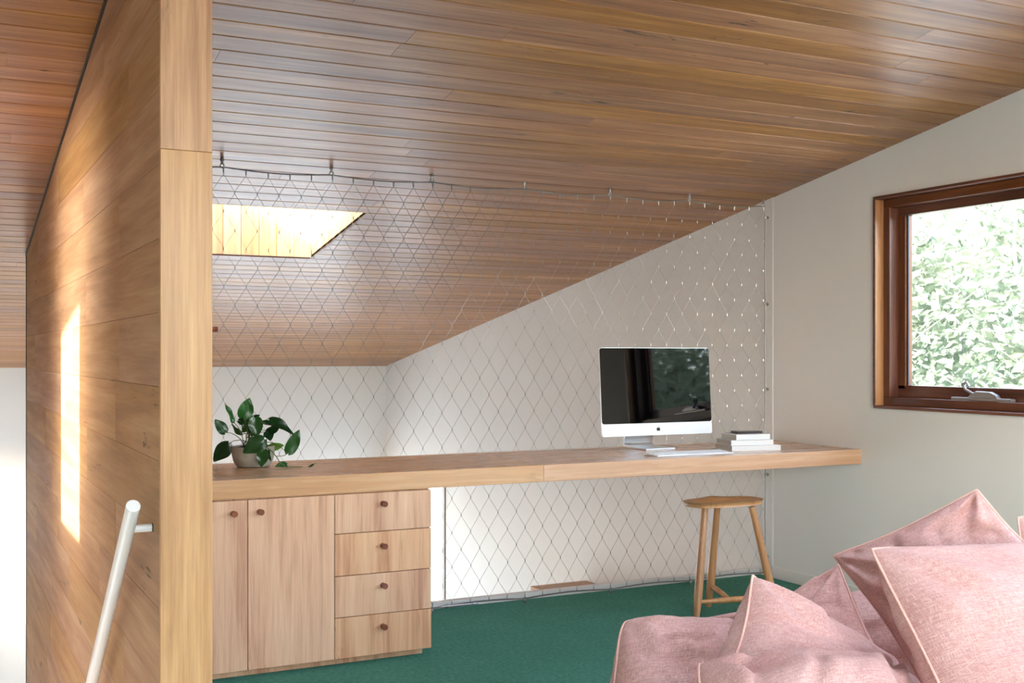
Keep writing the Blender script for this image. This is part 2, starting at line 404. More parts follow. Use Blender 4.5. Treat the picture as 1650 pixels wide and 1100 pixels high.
b = MB(); b.prism([(inv.x+SKX[0]-.1, SKY[0]-.1+inv.y, zc(SKY[0]-.1)+SHAFT+inv.z), (inv.x+SKX[0]-.1, SKY[1]+.1+inv.y, zc(SKY[1]+.1)+SHAFT+inv.z),
                   (inv.x+SKX[0]-.1, SKY[1]+.1+inv.y, zc(SKY[1]+.1)+SHAFT+.008+inv.z), (inv.x+SKX[0]-.1, SKY[0]-.1+inv.y, zc(SKY[0]-.1)+SHAFT+.008+inv.z)], (SKX[1]-SKX[0]+.2, 0, 0))
b.build('pane', M['glass'], sky_root)
sk2 = bpy.data.objects.new('window_skylight', None); COL.objects.link(sk2); sk2.location = (S2X[0], S2Y[0], zc(S2Y[0]))
structure(sk2, 'unseen deep white lined skylight added above the sofa for daylight')
b = MB(); S2D = .78
for (x0, x1, y0, y1) in ((S2X[0]-.05, S2X[0], S2Y[0]-.05, S2Y[1]+.05), (S2X[1], S2X[1]+.05, S2Y[0]-.05, S2Y[1]+.05), (S2X[0], S2X[1], S2Y[0]-.05, S2Y[0]), (S2X[0], S2X[1], S2Y[1], S2Y[1]+.05)):
    f_ = lambda x, y, d: Vector((x, y, zc(y) + d)) - sk2.location
    b.prism([f_(x0, y0, .2), f_(x0, y1, .2), f_(x0, y1, S2D), f_(x0, y0, S2D)], (x1 - x0, 0, 0))
b.build('shaft', M['trim_white'], sk2)
b = MB(); f_ = lambda x, y, d: Vector((x, y, zc(y) + d)) - sk2.location
b.prism([f_(S2X[0]-.05, S2Y[0]-.05, S2D), f_(S2X[0]-.05, S2Y[1]+.05, S2D), f_(S2X[0]-.05, S2Y[1]+.05, S2D+.008), f_(S2X[0]-.05, S2Y[0]-.05, S2D+.008)], (S2X[1]-S2X[0]+.1, 0, 0)); b.build('pane', M['glass'], sk2)
portal(((S2X[0] + S2X[1]) / 2, (S2Y[0] + S2Y[1]) / 2, zc(1.25) + S2D + .02), (-TILT, 0, 0), S2X[1] - S2X[0], S2Y[1] - S2Y[0])

# timber partition beside the stair
PX0, PX1, PY0, PY1 = .481, .601, 2.766, 6.841
mb = MB(); mb.prism([(PX0 + .016, PY0 + .02, ZL), (PX0 + .016, PY1 - .002, ZL), (PX0 + .016, PY1 - .002, zc(PY1) - .004), (PX0 + .016, PY0 + .02, zc(PY0 + .02) - .004)], (PX1 - PX0 - .03, 0, 0))
part = structure(mb.build('partition', M['post']), 'tall timber clad partition wall with a square post end beside the stair')
ZJ = [-2.7 + .0] + [round(.104 + .1733 * i, 4) for i in range(-15, 15)]
ZJ = sorted(z for z in ZJ if z < 2.7)
rng = random.Random(11)
zs = [.104 + .1733 * i for i in range(-14, 14)]
breaks = {1.5: [4.15], 1.32: [3.35], 1.15: [3.3]}
for i, z0 in enumerate(zs):
    z1 = z0 + .1733
    yend = PY1
    if zc(PY1) < z1:   # the row runs out under the sloping ceiling
        yend = min(PY1, YB - (z0 - 1.10) / SL)
        if yend < PY0 + .1: continue
    y = PY0 + .004; first = True
    while y < yend - .01:
        L = rng.uniform(.45, 1.5) if first else rng.uniform(1.1, 2.2); first = False
        e = y + L
        if yend - e < .35: e = yend
        g = .0006; off = rng.uniform(0, .0006)
        za, zb = z0 + g, z1 - g
        t0, t1 = min(zb, zc(y) - .006), min(zb, zc(e) - .006)
        pts = [(0, y + g, za), (0, e - g, za)]
        if t1 > za + .002: pts.append((0, e - g, t1))
        if t1 < zb - 1e-6 and t0 >= zb - 1e-6:
            yk = YB - (zb + .006 - 1.10) / SL; pts.append((0, yk, zb))
        pts.append((0, y + g, t0))
        cyy, czz = (y + e) / 2, (z0 + z1) / 2
        b = MB(); b.prism([(0, p[1] - cyy, p[2] - czz) for p in pts], (.016, 0, 0))
        o = b.build('plank', M['ply'], part); o.location = (PX0 - off, cyy, czz)
        y = e
b = MB(); b.prism([(PX1 - .014, PY0 + .004, ZL), (PX1 - .014, PY1, ZL), (PX1 - .014, PY1, zc(PY1) - .004), (PX1 - .014, PY0 + .004, zc(PY0 + .004) - .004)], (.014, 0, 0))
b.build('side_panel', M['ply'], part)
for za, zb in ((ZL, 1.697), (1.6974, 2.42)):        # square post end, two lengths jointed at head height
    b = MB(); h = (zb - za) / 2
    b.box(-.06, .06, -.012, .012, -h, h)
    o = b.build('post', M['post'], part, bevel=.0015); o.location = ((PX0 + PX1) / 2, PY0 + .008, (za + zb) / 2)
b = MB(); b.box(PX0 - .004, PX0 + .006, PY1, PY1 + .006, ZL, zc(PY1) - .01)
b.build('edge_bead', M['black'], part)
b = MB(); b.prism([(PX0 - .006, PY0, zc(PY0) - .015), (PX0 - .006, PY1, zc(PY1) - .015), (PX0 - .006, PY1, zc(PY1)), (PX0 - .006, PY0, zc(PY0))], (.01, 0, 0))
b.build('shadow_gap_strip', M['black'], part)  # black strip stands in for the shade in the gap under the ceiling

# ------------------------------------------------------------------ right window
win = bpy.data.objects.new('window_1', None); COL.objects.link(win); win.location = (W, WIN[0], WIN[2])
structure(win, 'dark timber framed window in the white wall looking out on trees')
wl = lambda p: Vector(p) - Vector((W, WIN[0], WIN[2]))
def wpart(name, mat, *boxes, bevel=.002, parent=win):
    b = MB()
    for x0, x1, y0, y1, z0, z1 in boxes: b.box(x0 - W, x1 - W, y0 - WIN[0], y1 - WIN[0], z0 - WIN[2], z1 - WIN[2])
    return b.build(name, mat, parent, bevel=bevel)
ya, yb, za, zb = WIN
T = .014
xa = W - .012
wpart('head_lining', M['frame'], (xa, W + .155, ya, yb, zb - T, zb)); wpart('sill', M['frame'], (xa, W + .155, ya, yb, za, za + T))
wpart('jamb_lining', M['frame_lit'], (xa + .003, W + .155, yb - T, yb, za + T, zb - T)); wpart('jamb_lining', M['frame_lit'], (xa + .003, W + .155, ya, ya + T, za + T, zb - T))
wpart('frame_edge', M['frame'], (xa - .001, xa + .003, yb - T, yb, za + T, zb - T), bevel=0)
xs0, xs1 = W + .042, W + .112         # fixed frame
S = .040
wpart('frame_head', M['frame'], (xs0, xs1, ya + T, yb - T, zb - T - S, zb - T)); wpart('frame_base', M['frame'], (xs0, xs1, ya + T, yb - T, za + T, za + T + S))
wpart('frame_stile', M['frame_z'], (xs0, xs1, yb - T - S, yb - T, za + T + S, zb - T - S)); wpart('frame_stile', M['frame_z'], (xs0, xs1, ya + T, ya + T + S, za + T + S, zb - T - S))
for y0, y1 in ((ya + T + S, yb - T - S),):
    x0, x1 = xs1 - .012, xs1 + .035; z0, z1 = za + T + S - .004, zb - T - S + .004; q = .044
    sash = wpart('sash', M['frame'], (x0, x1, y0, y1, z1 - q, z1), (x0, x1, y0, y1, z0, z0 + q + .018))
    wpart('sash_stile', M['frame_z'], (x0, x1, y0, y0 + q, z0 + q, z1 - q), (x0, x1, y1 - q, y1, z0 + q, z1 - q))
    wpart('gasket', M['gasket'], (x0 + .012, x0 + .02, y0 + q, y0 + q + .008, z0 + q, z1 - q), (x0 + .012, x0 + .02, y1 - q - .008, y1 - q, z0 + q, z1 - q), bevel=0)
    wpart('pane', M['glass'], (x0 + .018, x0 + .024, y0 + q - .003, y1 - q + .003, z0 + q, z1 - q + .003), bevel=0)
win2 = bpy.data.objects.new('window_added', None); COL.objects.link(win2); win2.location = (W, WIN2[0], WIN2[2])
structure(win2, 'unseen wide timber framed window added beside the sofa for daylight')
y0, y1, z0, z1 = 0, WIN2[1] - WIN2[0], 0, WIN2[3] - WIN2[2]
b = MB(); b.box(-.012, .155, y0, y1, z0, z0 + .05); b.box(-.012, .155, y0, y1, z1 - .05, z1); b.build('frame', M['frame'], win2, bevel=.002)
b = MB(); b.box(-.012, .155, y0, y0 + .05, z0 + .05, z1 - .05); b.box(-.012, .155, y1 - .05, y1, z0 + .05, z1 - .05); b.box(.04, .155, 1.7, 1.77, z0 + .05, z1 - .05); b.build('frame_stile', M['frame_z'], win2, bevel=.002)
b = MB(); b.box(.11, .116, y0 + .04, y1 - .04, z0 + .04, z1 - .04); b.build('pane', M['glass'], win2)
portal((W + .17, (WIN2[0] + WIN2[1]) / 2, (WIN2[2] + WIN2[3]) / 2), (0, PI / 2, 0), WIN2[3] - WIN2[2], WIN2[1] - WIN2[0])
# slot window of the stair, with a deep dark surround added to narrow its light
w3 = bpy.data.objects.new('window_3', None); COL.objects.link(w3); w3.location = (XL - .12, SLOT[0], SLOT[2])
structure(w3, 'tall stair window in the white side wall with a dark surround added to shape its light')
y1, z1 = SLOT[1] - SLOT[0], SLOT[3] - SLOT[2]; q = .006
b = MB(); ev = SUN * (-.85 / SUN.x)          # added tube along the sun direction, keeps most sky light off the partition
for (ya_, yb_, za_, zb_) in ((-.03, 0, -.03, z1 + .03), (y1, y1 + .03, -.03, z1 + .03), (0, y1, -.03, 0), (0, y1, z1, z1 + .03)):
    b.prism([(.0, ya_, za_), (.0, yb_, za_), (.0, yb_, zb_), (.0, ya_, zb_)], ev)
b.build('sky_baffle', M['frame'], w3)
b = MB(); b.box(-.002, .125, -.006, 0, -.006, z1 + .006); b.box(-.002, .125, y1, y1 + .006, -.006, z1 + .006); b.build('trim', M['frame'], w3)  # dark facing added to cut light bounced off the white reveal
# winder on the sill
wy, wz = 3.66, za + T + S
wd_ = thing('window_winder', 'small satin metal winder handle on the sill of the timber window', 'winder', (W + .075, wy, wz))
b = MB(); b.box(-.018, .018, -.17, .155, 0, .014); b.build('base', M['winder'], wd_, bevel=.003)
b = MB(); b.prism([(-.014, -.10, .012), (-.014, .07, .012), (-.014, .05, .03), (-.014, .02, .043), (-.014, -.055, .041), (-.014, -.085, .03)], (.028, 0, 0)); b.build('housing', M['winder'], wd_, bevel=.004)
b = MB(); b.tube([(-.014, .03, .03), (-.02, .07, .05), (-.022, .085, .072)], .006, 8); b.tube([(-.022, .085, .072), (-.022, .062, .082), (-.022, .05, .062)], [.008, .007, .007], 8); autosmooth(b.build('crank', M['winder'], wd_))

# lower glazed door on the right wall, unseen glazed opening added in the far wall
dr = bpy.data.objects.new('door_1', None); COL.objects.link(dr); dr.location = (W, DOOR[0], ZL); structure(dr, 'bright glazed door in the far lower right wall with dark bronze frame')
b = MB(); L_ = DOOR[1] - DOOR[0]; HH = DOOR[3] - ZL
b.box(-.01, .10, 0, .055, 0, HH); b.box(-.01, .10, L_ - .055, L_, 0, HH); b.box(-.01, .10, .055, L_ - .055, HH - .055, HH); b.build('frame', M['darkframe'], dr, bevel=.003)
b = MB(); b.box(.05, .056, .05, L_ - .05, .05, HH - .05); b.build('pane', M['glass'], dr)
d2 = bpy.data.objects.new('door_added', None); COL.objects.link(d2); d2.location = (BACKH[0], YB, ZL); structure(d2, 'unseen wide glazed sliding doors added in the far lower wall for daylight')
L_ = BACKH[1] - BACKH[0]; HH = BACKH[3] - ZL
b = MB(); b.box(0, L_, 0, .1, HH - .06, HH); b.box(0, .06, 0, .1, 0, HH); b.box(L_ - .06, L_, 0, .1, 0, HH); b.box(L_ / 2 - .03, L_ / 2 + .04, 0, .1, 0, HH - .06); b.build('frame', M['darkframe'], d2, bevel=.003)
b = MB(); b.box(.05, L_ - .05, .05, .056, .02, HH - .05); b.build('pane', M['glass'], d2)

# portals: where daylight enters
portal((W + .23, (WIN[0] + WIN[1]) / 2, (WIN[2] + WIN[3]) / 2), (0, PI / 2, 0), WIN[3] - WIN[2], WIN[1] - WIN[0])
portal((W + .23, (DOOR[0] + DOOR[1]) / 2, (ZL + DOOR[3]) / 2), (0, PI / 2, 0), DOOR[3] - ZL, DOOR[1] - DOOR[0])
portal(((BACKH[0] + BACKH[1]) / 2, YB + .21, (ZL + BACKH[3]) / 2), (-PI / 2, 0, 0), BACKH[1] - BACKH[0], BACKH[3] - ZL)
portal(((REARH[0] + REARH[1]) / 2, YR - .21, (REARH[2] + REARH[3]) / 2), (PI / 2, 0, 0), REARH[1] - REARH[0], REARH[3] - REARH[2])
portal((XL - .13, (BIGL[0] + BIGL[1]) / 2, (BIGL[2] + BIGL[3]) / 2), (0, -PI / 2, 0), BIGL[3] - BIGL[2], BIGL[1] - BIGL[0])
portal((XL - .99, (SLOT[0] + SLOT[1]) / 2 - .47, (SLOT[2] + SLOT[3]) / 2 + .52), (0, -PI / 2, 0), SLOT[3] - SLOT[2], SLOT[1] - SLOT[0])
portal((XL - .13, (LOWL[0] + LOWL[1]) / 2, (LOWL[2] + LOWL[3]) / 2), (0, -PI / 2, 0), LOWL[3] - LOWL[2], LOWL[1] - LOWL[0])
portal((XL - .13, (STAIRW[0] + STAIRW[1]) / 2, (STAIRW[2] + STAIRW[3]) / 2), (0, -PI / 2, 0), STAIRW[3] - STAIRW[2], STAIRW[1] - STAIRW[0])
portal((XL - .13, (LOWW[0] + LOWW[1]) / 2, (LOWW[2] + LOWW[3]) / 2), (0, -PI / 2, 0), LOWW[3] - LOWW[2], LOWW[1] - LOWW[0])
portal(((SKX[0] + SKX[1]) / 2, (SKY[0] + SKY[1]) / 2, zc(6.2) + SHAFT + .02), (-TILT, 0, 0), SKX[1] - SKX[0], SKY[1] - SKY[0])

# timber cupboard of the lower level, its top just seen over the loft edge
lc = thing('tall_cupboard', 'timber cupboard on the lower floor, its top seen through the net beside white wall', 'cupboard', ((3.68 + W) / 2, 6.2, ZL))
hw = (W - .004 - 3.68) / 2; ht = -.366 - ZL
b = MB(); b.box(-hw, hw, -.75, .79, .08, ht - .03); b.build('body', M['low'], lc, bevel=.002)
b = MB(); b.box(-hw - .002, hw, -.76, .80, ht - .03, ht); b.build('top', M['low'], lc, bevel=.002)
b = MB(); b.box(-hw + .04, hw, -.71, .77, 0, .08); b.build('plinth', M['low'], lc)

# ------------------------------------------------------------------ cable net
NY = 5.03
net = thing('cable_net', 'stainless steel diamond wire net strung between floor edge, ceiling and white wall', 'net', (2.4, NY, 0))
P_ = .0981; XN0 = 4.085 - 35 * P_
ZT, ZBt = 2.003, .045; NR = 24; dz = (ZT - ZBt) / NR
cols = 36; fer = MB()
def nodex(i, j): return XN0 + i * P_ + (P_ / 2 if j % 2 else 0) - 2.4
for i in range(cols):
    for side in (0, 1):
        if side == 0 and i == cols - 1: continue
        pts = []
        for j in range(NR + 1):
            ii = i if (j % 2 == 0 or side == 0) else i - 1
            if ii < 0: ii = 0
            x = nodex(ii, j); z = ZT - j * dz
            s_ = (.0011 if side == 0 else -.0011) * (1 if j % 2 == 0 else -1)
            wob = .0035 * noise.noise(Vector((ii * 1.7 + (j % 2) * .5, j * 1.3, 4)))
            wy_ = .004 * noise.noise(Vector((ii * .6, j * .5, 9)))
            pts += [(x + s_ + wob, wy_, z + .006), (x + s_ + wob, wy_, z - .006)]
        b = MB(); b.tube(pts, .0007, 4); b.build('wire', M['wire'], net)
for j in range(1, NR):
    for i in range(cols):
        if j % 2 and i == cols - 1: continue
        x = nodex(i, j) + .0035 * noise.noise(Vector((i * 1.7 + (j % 2) * .5, j * 1.3, 4))); z = ZT - j * dz
        y_ = .004 * noise.noise(Vector((i * .6, j * .5, 9)))
        fer.tube([(x, y_, z - .0055), (x, y_, z + .0055)], .0023, 6)
fo = fer.build('ferrules', M['steel'], net); fo['kind'] = 'stuff'
AX = [1.136 + .4915 * k for k in range(-1, 7)]
def border(x): 
    k = (x - AX[0]) / .4915; f_ = k - math.floor(k); return 2.030 - .012 * math.sin(PI * f_)
pts = [(x - 2.4, 0, border(x)) for x in [XN0 + (4.085 - XN0) * k / 96 for k in range(97)]]
b = MB(); b.tube(pts, .0034, 6); autosmooth(b.build('border_cable', M['wire'], net), 60)
proto = None
for i in range(cols):
    x = XN0 + i * P_
    if proto is None:
        b = MB(); b.tube([(0, 0, .002), (0, 0, -.022)], .0032, 6); proto = b.build('clip', M['steel'], net); c = proto
    else: c = copy_child(proto, net)
    c.location = (x - 2.4, 0, border(x))
# bottom cable, side cable
AB = [2.118 + .4935 * k for k in range(-3, 5)]
def bot(x):
    k = (x - AB[0]) / .4935; f_ = k - math.floor(k); return .022 + .010 * math.sin(PI * f_)
b = MB(); b.tube([(x - 2.4, 0, bot(x)) for x in [XN0 + (4.095 - XN0) * k / 96 for k in range(97)]], .0034, 6); autosmooth(b.build('border_cable', M['wire'], net), 60)
for i in range(cols):
    x = XN0 + i * P_
    b = MB(); b.tube([(0, 0, bot(x)), (0, 0, ZBt)], .0022, 5); c = b.build('clip', M['steel'], net); c.location = (x - 2.4, 0, 0)
RZ = [1.9685, 1.494, 1.027, .5595, .109]
side = [(4.085, 2.03), (4.0935, 2.0), (4.0985, 1.9685), (4.095, 1.72), (4.0985, 1.494), (4.094, 1.25), (4.0985, 1.027), (4.0945, .79), (4.0985, .5595), (4.0945, .33), (4.0985, .109), (4.095, .03)]
b = MB(); b.tube([(x - 2.4, 0, z) for x, z in side], .0034, 6); autosmooth(b.build('border_cable', M['wire'], net), 60)
def eye(n=10):     # an eye bolt with a ring, a collar and a threaded foot, along +Z
    b = MB(); r = .0085
    b.tube([(r * math.cos(2 * PI * k / n), 0, r * math.sin(2 * PI * k / n)) for k in range(n + 1)], .0034, 6, False)
    b.tube([(0, 0, r), (0, 0, .020)], [.0062, .0062], 8); b.tube([(0, 0, .020), (0, 0, .034)], [.010, .007], 8)
    return b
ep = autosmooth(eye().build('eye_bolt', M['steel'], net), 40)
for k, x in enumerate(AX):
    o = ep if k == 0 else copy_child(ep, net); o.location = (min(x, 4.085) - 2.4, 0, zc(NY) - .0335)
for x in AB:
    if x > 4.05: continue
    o = copy_child(ep, net, (x - 2.4, .0, .012)); o.rotation_euler = (-PI / 2 , 0, 0); o.rotation_euler = (PI, 0, 0); o.location.z = .020
for z in RZ:
    o = copy_child(ep, net, (4.0985 - 2.4, 0, z)); o.rotation_euler = (0, PI / 2, 0); o.scale = (1, 1, .70)
b = MB(); b.tube([(2.163 - 2.4, 0, .025), (2.36 - 2.4, 0, .024)], .005, 8); b.tube([(2.19 - 2.4, 0, .025), (2.20 - 2.4, 0, .025)], .008, 8); b.tube([(2.33 - 2.4, 0, .024), (2.34 - 2.4, 0, .024)], .008, 8); b.build('turnbuckle', M['steel'], net)

# ------------------------------------------------------------------ desk top and cabinet
DY0, DY1, DZ0, DZ1 = 4.319, 5.0, .678, .75
desk = thing('desk', 'long thick pale timber desk running from partition to the window wall', 'desk', (2.36, 4.66, 0))
for x0, x1 in ((PX1 + .002, 2.333), (2.3338, W - .002)):
    L = x1 - x0
    b = MB(); b.box(-L / 2, L / 2, DY0, DY1, DZ0, DZ1); o = b.build('slab', M['desk'], desk, bevel=.002)
    o.location = ((x0 + x1) / 2 - 2.36, -4.66, 0)
CY = DY0 + .005
cab = thing('desk_cabinet', 'built-in pale timber cabinet with two doors and four drawers under the desk', 'cabinet', (1.21, 4.65, 0))
cl = lambda x, y, z: (x - 1.21, y - 4.65, z)
def cbox(name, x0, x1, y0, y1, z0, z1, mat=None, bevel=.0012):
    cx, cy, cz = (x0 + x1) / 2, (y0 + y1) / 2, (z0 + z1) / 2
    b = MB(); b.box(x0 - cx, x1 - cx, y0 - cy, y1 - cy, z0 - cz, z1 - cz); o = b.build(name, mat or M['cab'], cab, bevel=bevel); o.location = cl(cx, cy, cz); return o
FT = .019
cbox('body', PX1 + .003, 1.817, CY + FT + .002, 4.97, .032, .677)
cbox('plinth', PX1 + .003, 1.800, CY + .05, 4.95, 0, .031)
def knob(parent, x, z, dxp):
    b = MB(); b.tube([(0, 0, 0), (0, -.022, 0)], .0105, 14); b.tube([(0, -.022, 0), (0, -.030, 0)], .0118, 14)
    k = autosmooth(b.build('knob', M['knob'], parent)); k.location = Vector((x, CY, z)) - cab.location - parent.location; return k
G = .0013
cbox('filler_panel', PX1 + .003, .733 - G, CY, CY + FT, .032, .672)
d1 = cbox('door', .733 + G, 1.0725 - G, CY, CY + FT, .032, .672); knob(d1, 1.017, .625, 0)
d_2 = cbox('door', 1.0725 + G, 1.412 - G, CY, CY + FT, .032, .672); knob(d_2, 1.117, .626, 0)
zz = [.032, .1915, .3535, .5185, .672]
for k in range(4):
    dw = cbox('drawer', 1.412 + G, 1.819, CY, CY + FT, zz[k] + (G if k else 0), zz[k + 1] - (G if k < 3 else 0)); knob(dw, 1.61, (.142, .304, .461, .628)[k], 0)

# dowel hook on the near side of the partition
hk = thing('dowel_hook', 'small dark wooden dowel peg sticking out of the partition post', 'peg', (PX1, 2.97, 1.283))
b = MB(); b.tube([(0, 0, 0), (.05, 0, 0)], .006, 12); b.build('dowel', M['knob'], hk, bevel=.001)
b = MB(); b.tube([(.05, 0, 0), (.058, 0, 0)], .0068, 12); b.build('cap', M['knob'], hk, bevel=.001)

# handrail
hr = thing('handrail', 'white round steel stair handrail sloping down along the timber partition', 'handrail', (.423, 2.777, .870))
slope = -.791
b = MB(); b.tube([(0, 0, 0), (0, 3.6, 3.6 * slope)], .0165, 24); autosmooth(b.build('rail', M['rail'], hr, bevel=.0012))
for yy in (.085, 1.6, 3.1):
    b = MB(); b.tube([(0, yy, yy * slope + .002), (.058, yy, yy * slope + .002)], .0095, 16); br = autosmooth(b.build('bracket', M['rail'], hr))
    b = MB(); b.tube([(.055, yy, yy * slope + .002), (.0585, yy, yy * slope + .002)], .0102, 16); autosmooth(b.build('flange', M['black'], br))

# ------------------------------------------------------------------ computer
mon = thing('desktop_computer', 'silver all-in-one desktop computer with black screen standing on the desk', 'computer', (3.205, 4.76, DZ1))
MW, MH, CH = .646, .430, .058
def rr(w_, h_, r, n=6):
    p = []
    for cx, cz, a0 in ((w_/2 - r, h_/2 - r, 0), (-w_/2 + r, h_/2 - r, PI/2), (-w_/2 + r, -h_/2 + r, PI), (w_/2 - r, -h_/2 + r, 1.5*PI)):
        for k in range(n + 1):
            a = a0 + PI / 2 * k / n; p.append((cx + r * math.cos(a), cz + r * math.sin(a)))
    return p
tilt = math.radians(-4)
cz0 = .072 + MH / 2
def tl(o, y=0): o.location = (0, y, cz0); o.rotation_euler = (tilt, 0, 0); return o
b = MB(); out = rr(MW, MH, .014)
nf = len(out); rings = []
for y_, s_ in ((0, 1.0), (.006, 1.0), (.02, .93), (.045, .55)): rings += [(x * s_, y_, z * s_) for x, z in out]
fs = [(i*nf + k, i*nf + (k+1) % nf, (i+1)*nf + (k+1) % nf, (i+1)*nf + k) for i in range(3) for k in range(nf)] + [tuple(range(nf)), tuple(range(4*nf - 1, 3*nf - 1, -1))]
b.add(rings, fs); tl(autosmooth(b.build('housing', M['alu'], mon), 25))
b = MB(); GH = MH - CH - .004; gz = (MH / 2 - .002 - GH / 2)
gp = [(x, z) for x, z in rr(MW - .003, GH, .012)]
gp = [(x, z if z > 0 else max(z, -GH / 2)) for x, z in gp]
b.prism([(x, -.0022, z + gz) for x, z in gp], (0, .0022, 0)); tl(b.build('screen', M['screen'], mon))
b = MB(); b.prism([(x, -.002, z - MH / 2 + CH / 2) for x, z in rr(MW - .001, CH, .010)], (0, .002, 0)); tl(b.build('chin', M['alu_white'], mon))
# emblem on the chin: apple outline with a bite and a leaf
ap = []
for k in range(40):
    a = 2 * PI * k / 40; r = .0105 * (1 + .10 * math.cos(2 * a) * (1 if math.sin(a) < 0 else .6))
    x, z = r * math.cos(a), r * 1.02 * math.sin(a)
    z -= .0035 * math.exp(-(x / .0035) ** 2) * (1 if z > 0 else -.6)
    dxb, dzb = x - .0125, z - .0015
    if dxb * dxb + dzb * dzb < .0052 ** 2:
        q_ = math.hypot(dxb, dzb); x, z = .0125 + dxb / q_ * .0052, .0015 + dzb / q_ * .0052
    ap.append((x, z))
b = MB(); b.prism([(x, -.0026, z - MH / 2 + CH / 2) for x, z in ap], (0, .001, 0))
b.prism([(x, -.0026, z - MH / 2 + CH / 2) for x, z in ((.0, .0105), (.0012, .0145), (.005, .0165), (.0042, .0125))], (0, .001, 0)); tl(b.build('emblem', M['logo'], mon))
b = MB(); hw = .085                     # bent plate stand
path = [(.0, -.035, .0045), (.0, .13, .0045), (.0, .162, .010), (.0, .172, .025), (.0, .13, .12), (.0, .045, .24)]
v_, f_ = [], []
for i, (_, y_, z_) in enumerate(path):
    a = Vector(path[max(i-1, 0)]); c_ = Vector(path[min(i+1, len(path)-1)]); t_ = (c_ - a).normalized(); n_ = Vector((0, -t_.z, t_.y)) * .0042
    for x in (-hw, hw):
        for s_ in (1, -1): v_.append(Vector((x, y_, z_)) + n_ * s_)
for i in range(len(path) - 1):
    q = i * 4; r = q + 4
    f_ += [(q, q+2, r+2, r), (q+3, q+1, r+1, r+3), (q+1, q, r, r+1), (q+2, q+3, r+3, r+2)]
f_ += [(0, 1, 3, 2), (len(v_)-4, len(v_)-2, len(v_)-1, len(v_)-3)]
b.add(v_, f_); b.build('stand', M['alu'], mon, bevel=.001)

kb = thing('keyboard', 'slim white keyboard lying on the desk in front of the computer', 'keyboard', (3.19, 4.465, DZ1), math.radians(-1))
b = MB(); b.prism([(-.215, -.057, .0005), (-.215, .057, .0005), (-.215, .057, .011), (-.215, -.057, .0045)], (.43, 0, 0)); b.build('case', M['alu_white'], kb, bevel=.002)
kz = lambda y: .0045 + (y + .057) / .114 * .0065
b = MB(); pr = MB()
for r in range(6):
    y0 = -.052 + r * .0178
    n = 22
    for c in range(n):
        x0 = -.21 + c * .0191
        if r == 0 and 4 <= c <= 8: continue
        b.add([(x0, y0, kz(y0) - .001), (x0+.0165, y0, kz(y0) - .001), (x0+.0165, y0+.0152, kz(y0+.0152) - .001), (x0, y0+.0152, kz(y0+.0152) - .001),
               (x0+.0006, y0+.0006, kz(y0)+.0017), (x0+.0159, y0+.0006, kz(y0)+.0017), (x0+.0159, y0+.0146, kz(y0+.0152)+.0017), (x0+.0006, y0+.0146, kz(y0+.0152)+.0017)],
              [(4,5,6,7),(0,1,5,4),(1,2,6,5),(2,3,7,6),(3,0,4,7)])
b.box(-.21 + 4 * .0191, -.21 + 8 * .0191 + .0165, -.052, -.052 + .0152, .004, kz(-.05) + .0017)
ko = b.build('keys', M['keys'], kb); ko['kind'] = 'stuff'

# books and a dark phone case
bx, by, brz = 3.615, 4.575, math.radians(-11)
zb_ = DZ1
for k, (w_, d_, h_, ox, oy, rz, lab) in enumerate((
    (.262, .195, .026, 0, 0, 0, 'white hardback book lowest in the small stack on the desk'),
    (.225, .180, .025, -.012, .008, -.02, 'middle white book of the stack beside the computer'),
    (.185, .165, .026, -.004, .012, .03, 'smallest white book on top of the stack, under a dark case'))):
    t = thing('book', lab, 'book', (bx + ox, by + oy, zb_), brz + rz, 'white books stacked on the desk')
    c = .0025
    b = MB(); b.box(-w_/2, w_/2, -d_/2, d_/2, 0, c); b.build('cover', M['cover'], t, bevel=.0006)
    b = MB(); b.box(-w_/2, w_/2, -d_/2, d_/2, h_ - c, h_); b.build('cover', M['cover'], t, bevel=.0006)
    b = MB(); b.box(-w_/2, w_/2, -d_/2, -d_/2 + c, c, h_ - c); b.build('spine', M['cover'], t)
    b = MB(); b.box(-w_/2 + .004, w_/2 - .004, -d_/2 + c, d_/2 - .004, c, h_ - c); b.build('pages', M['paper'], t)
    zb_ += h_ + .0006
t = thing('phone_case', 'slim dark brown case lying on the topmost white book', 'phone case', (bx + .012, by + .02, zb_), brz + .05)
b = MB(); b.prism([(x, y_, .0004) for x, y_ in rr(.145, .075, .010)], (0, 0, .010)); b.build('body', M['phone'], t, bevel=.002)
b = MB(); b.prism([(x, y_, .0104) for x, y_ in rr(.13, .06, .006)], (0, 0, .0008)); b.build('face', M['screen'], t)

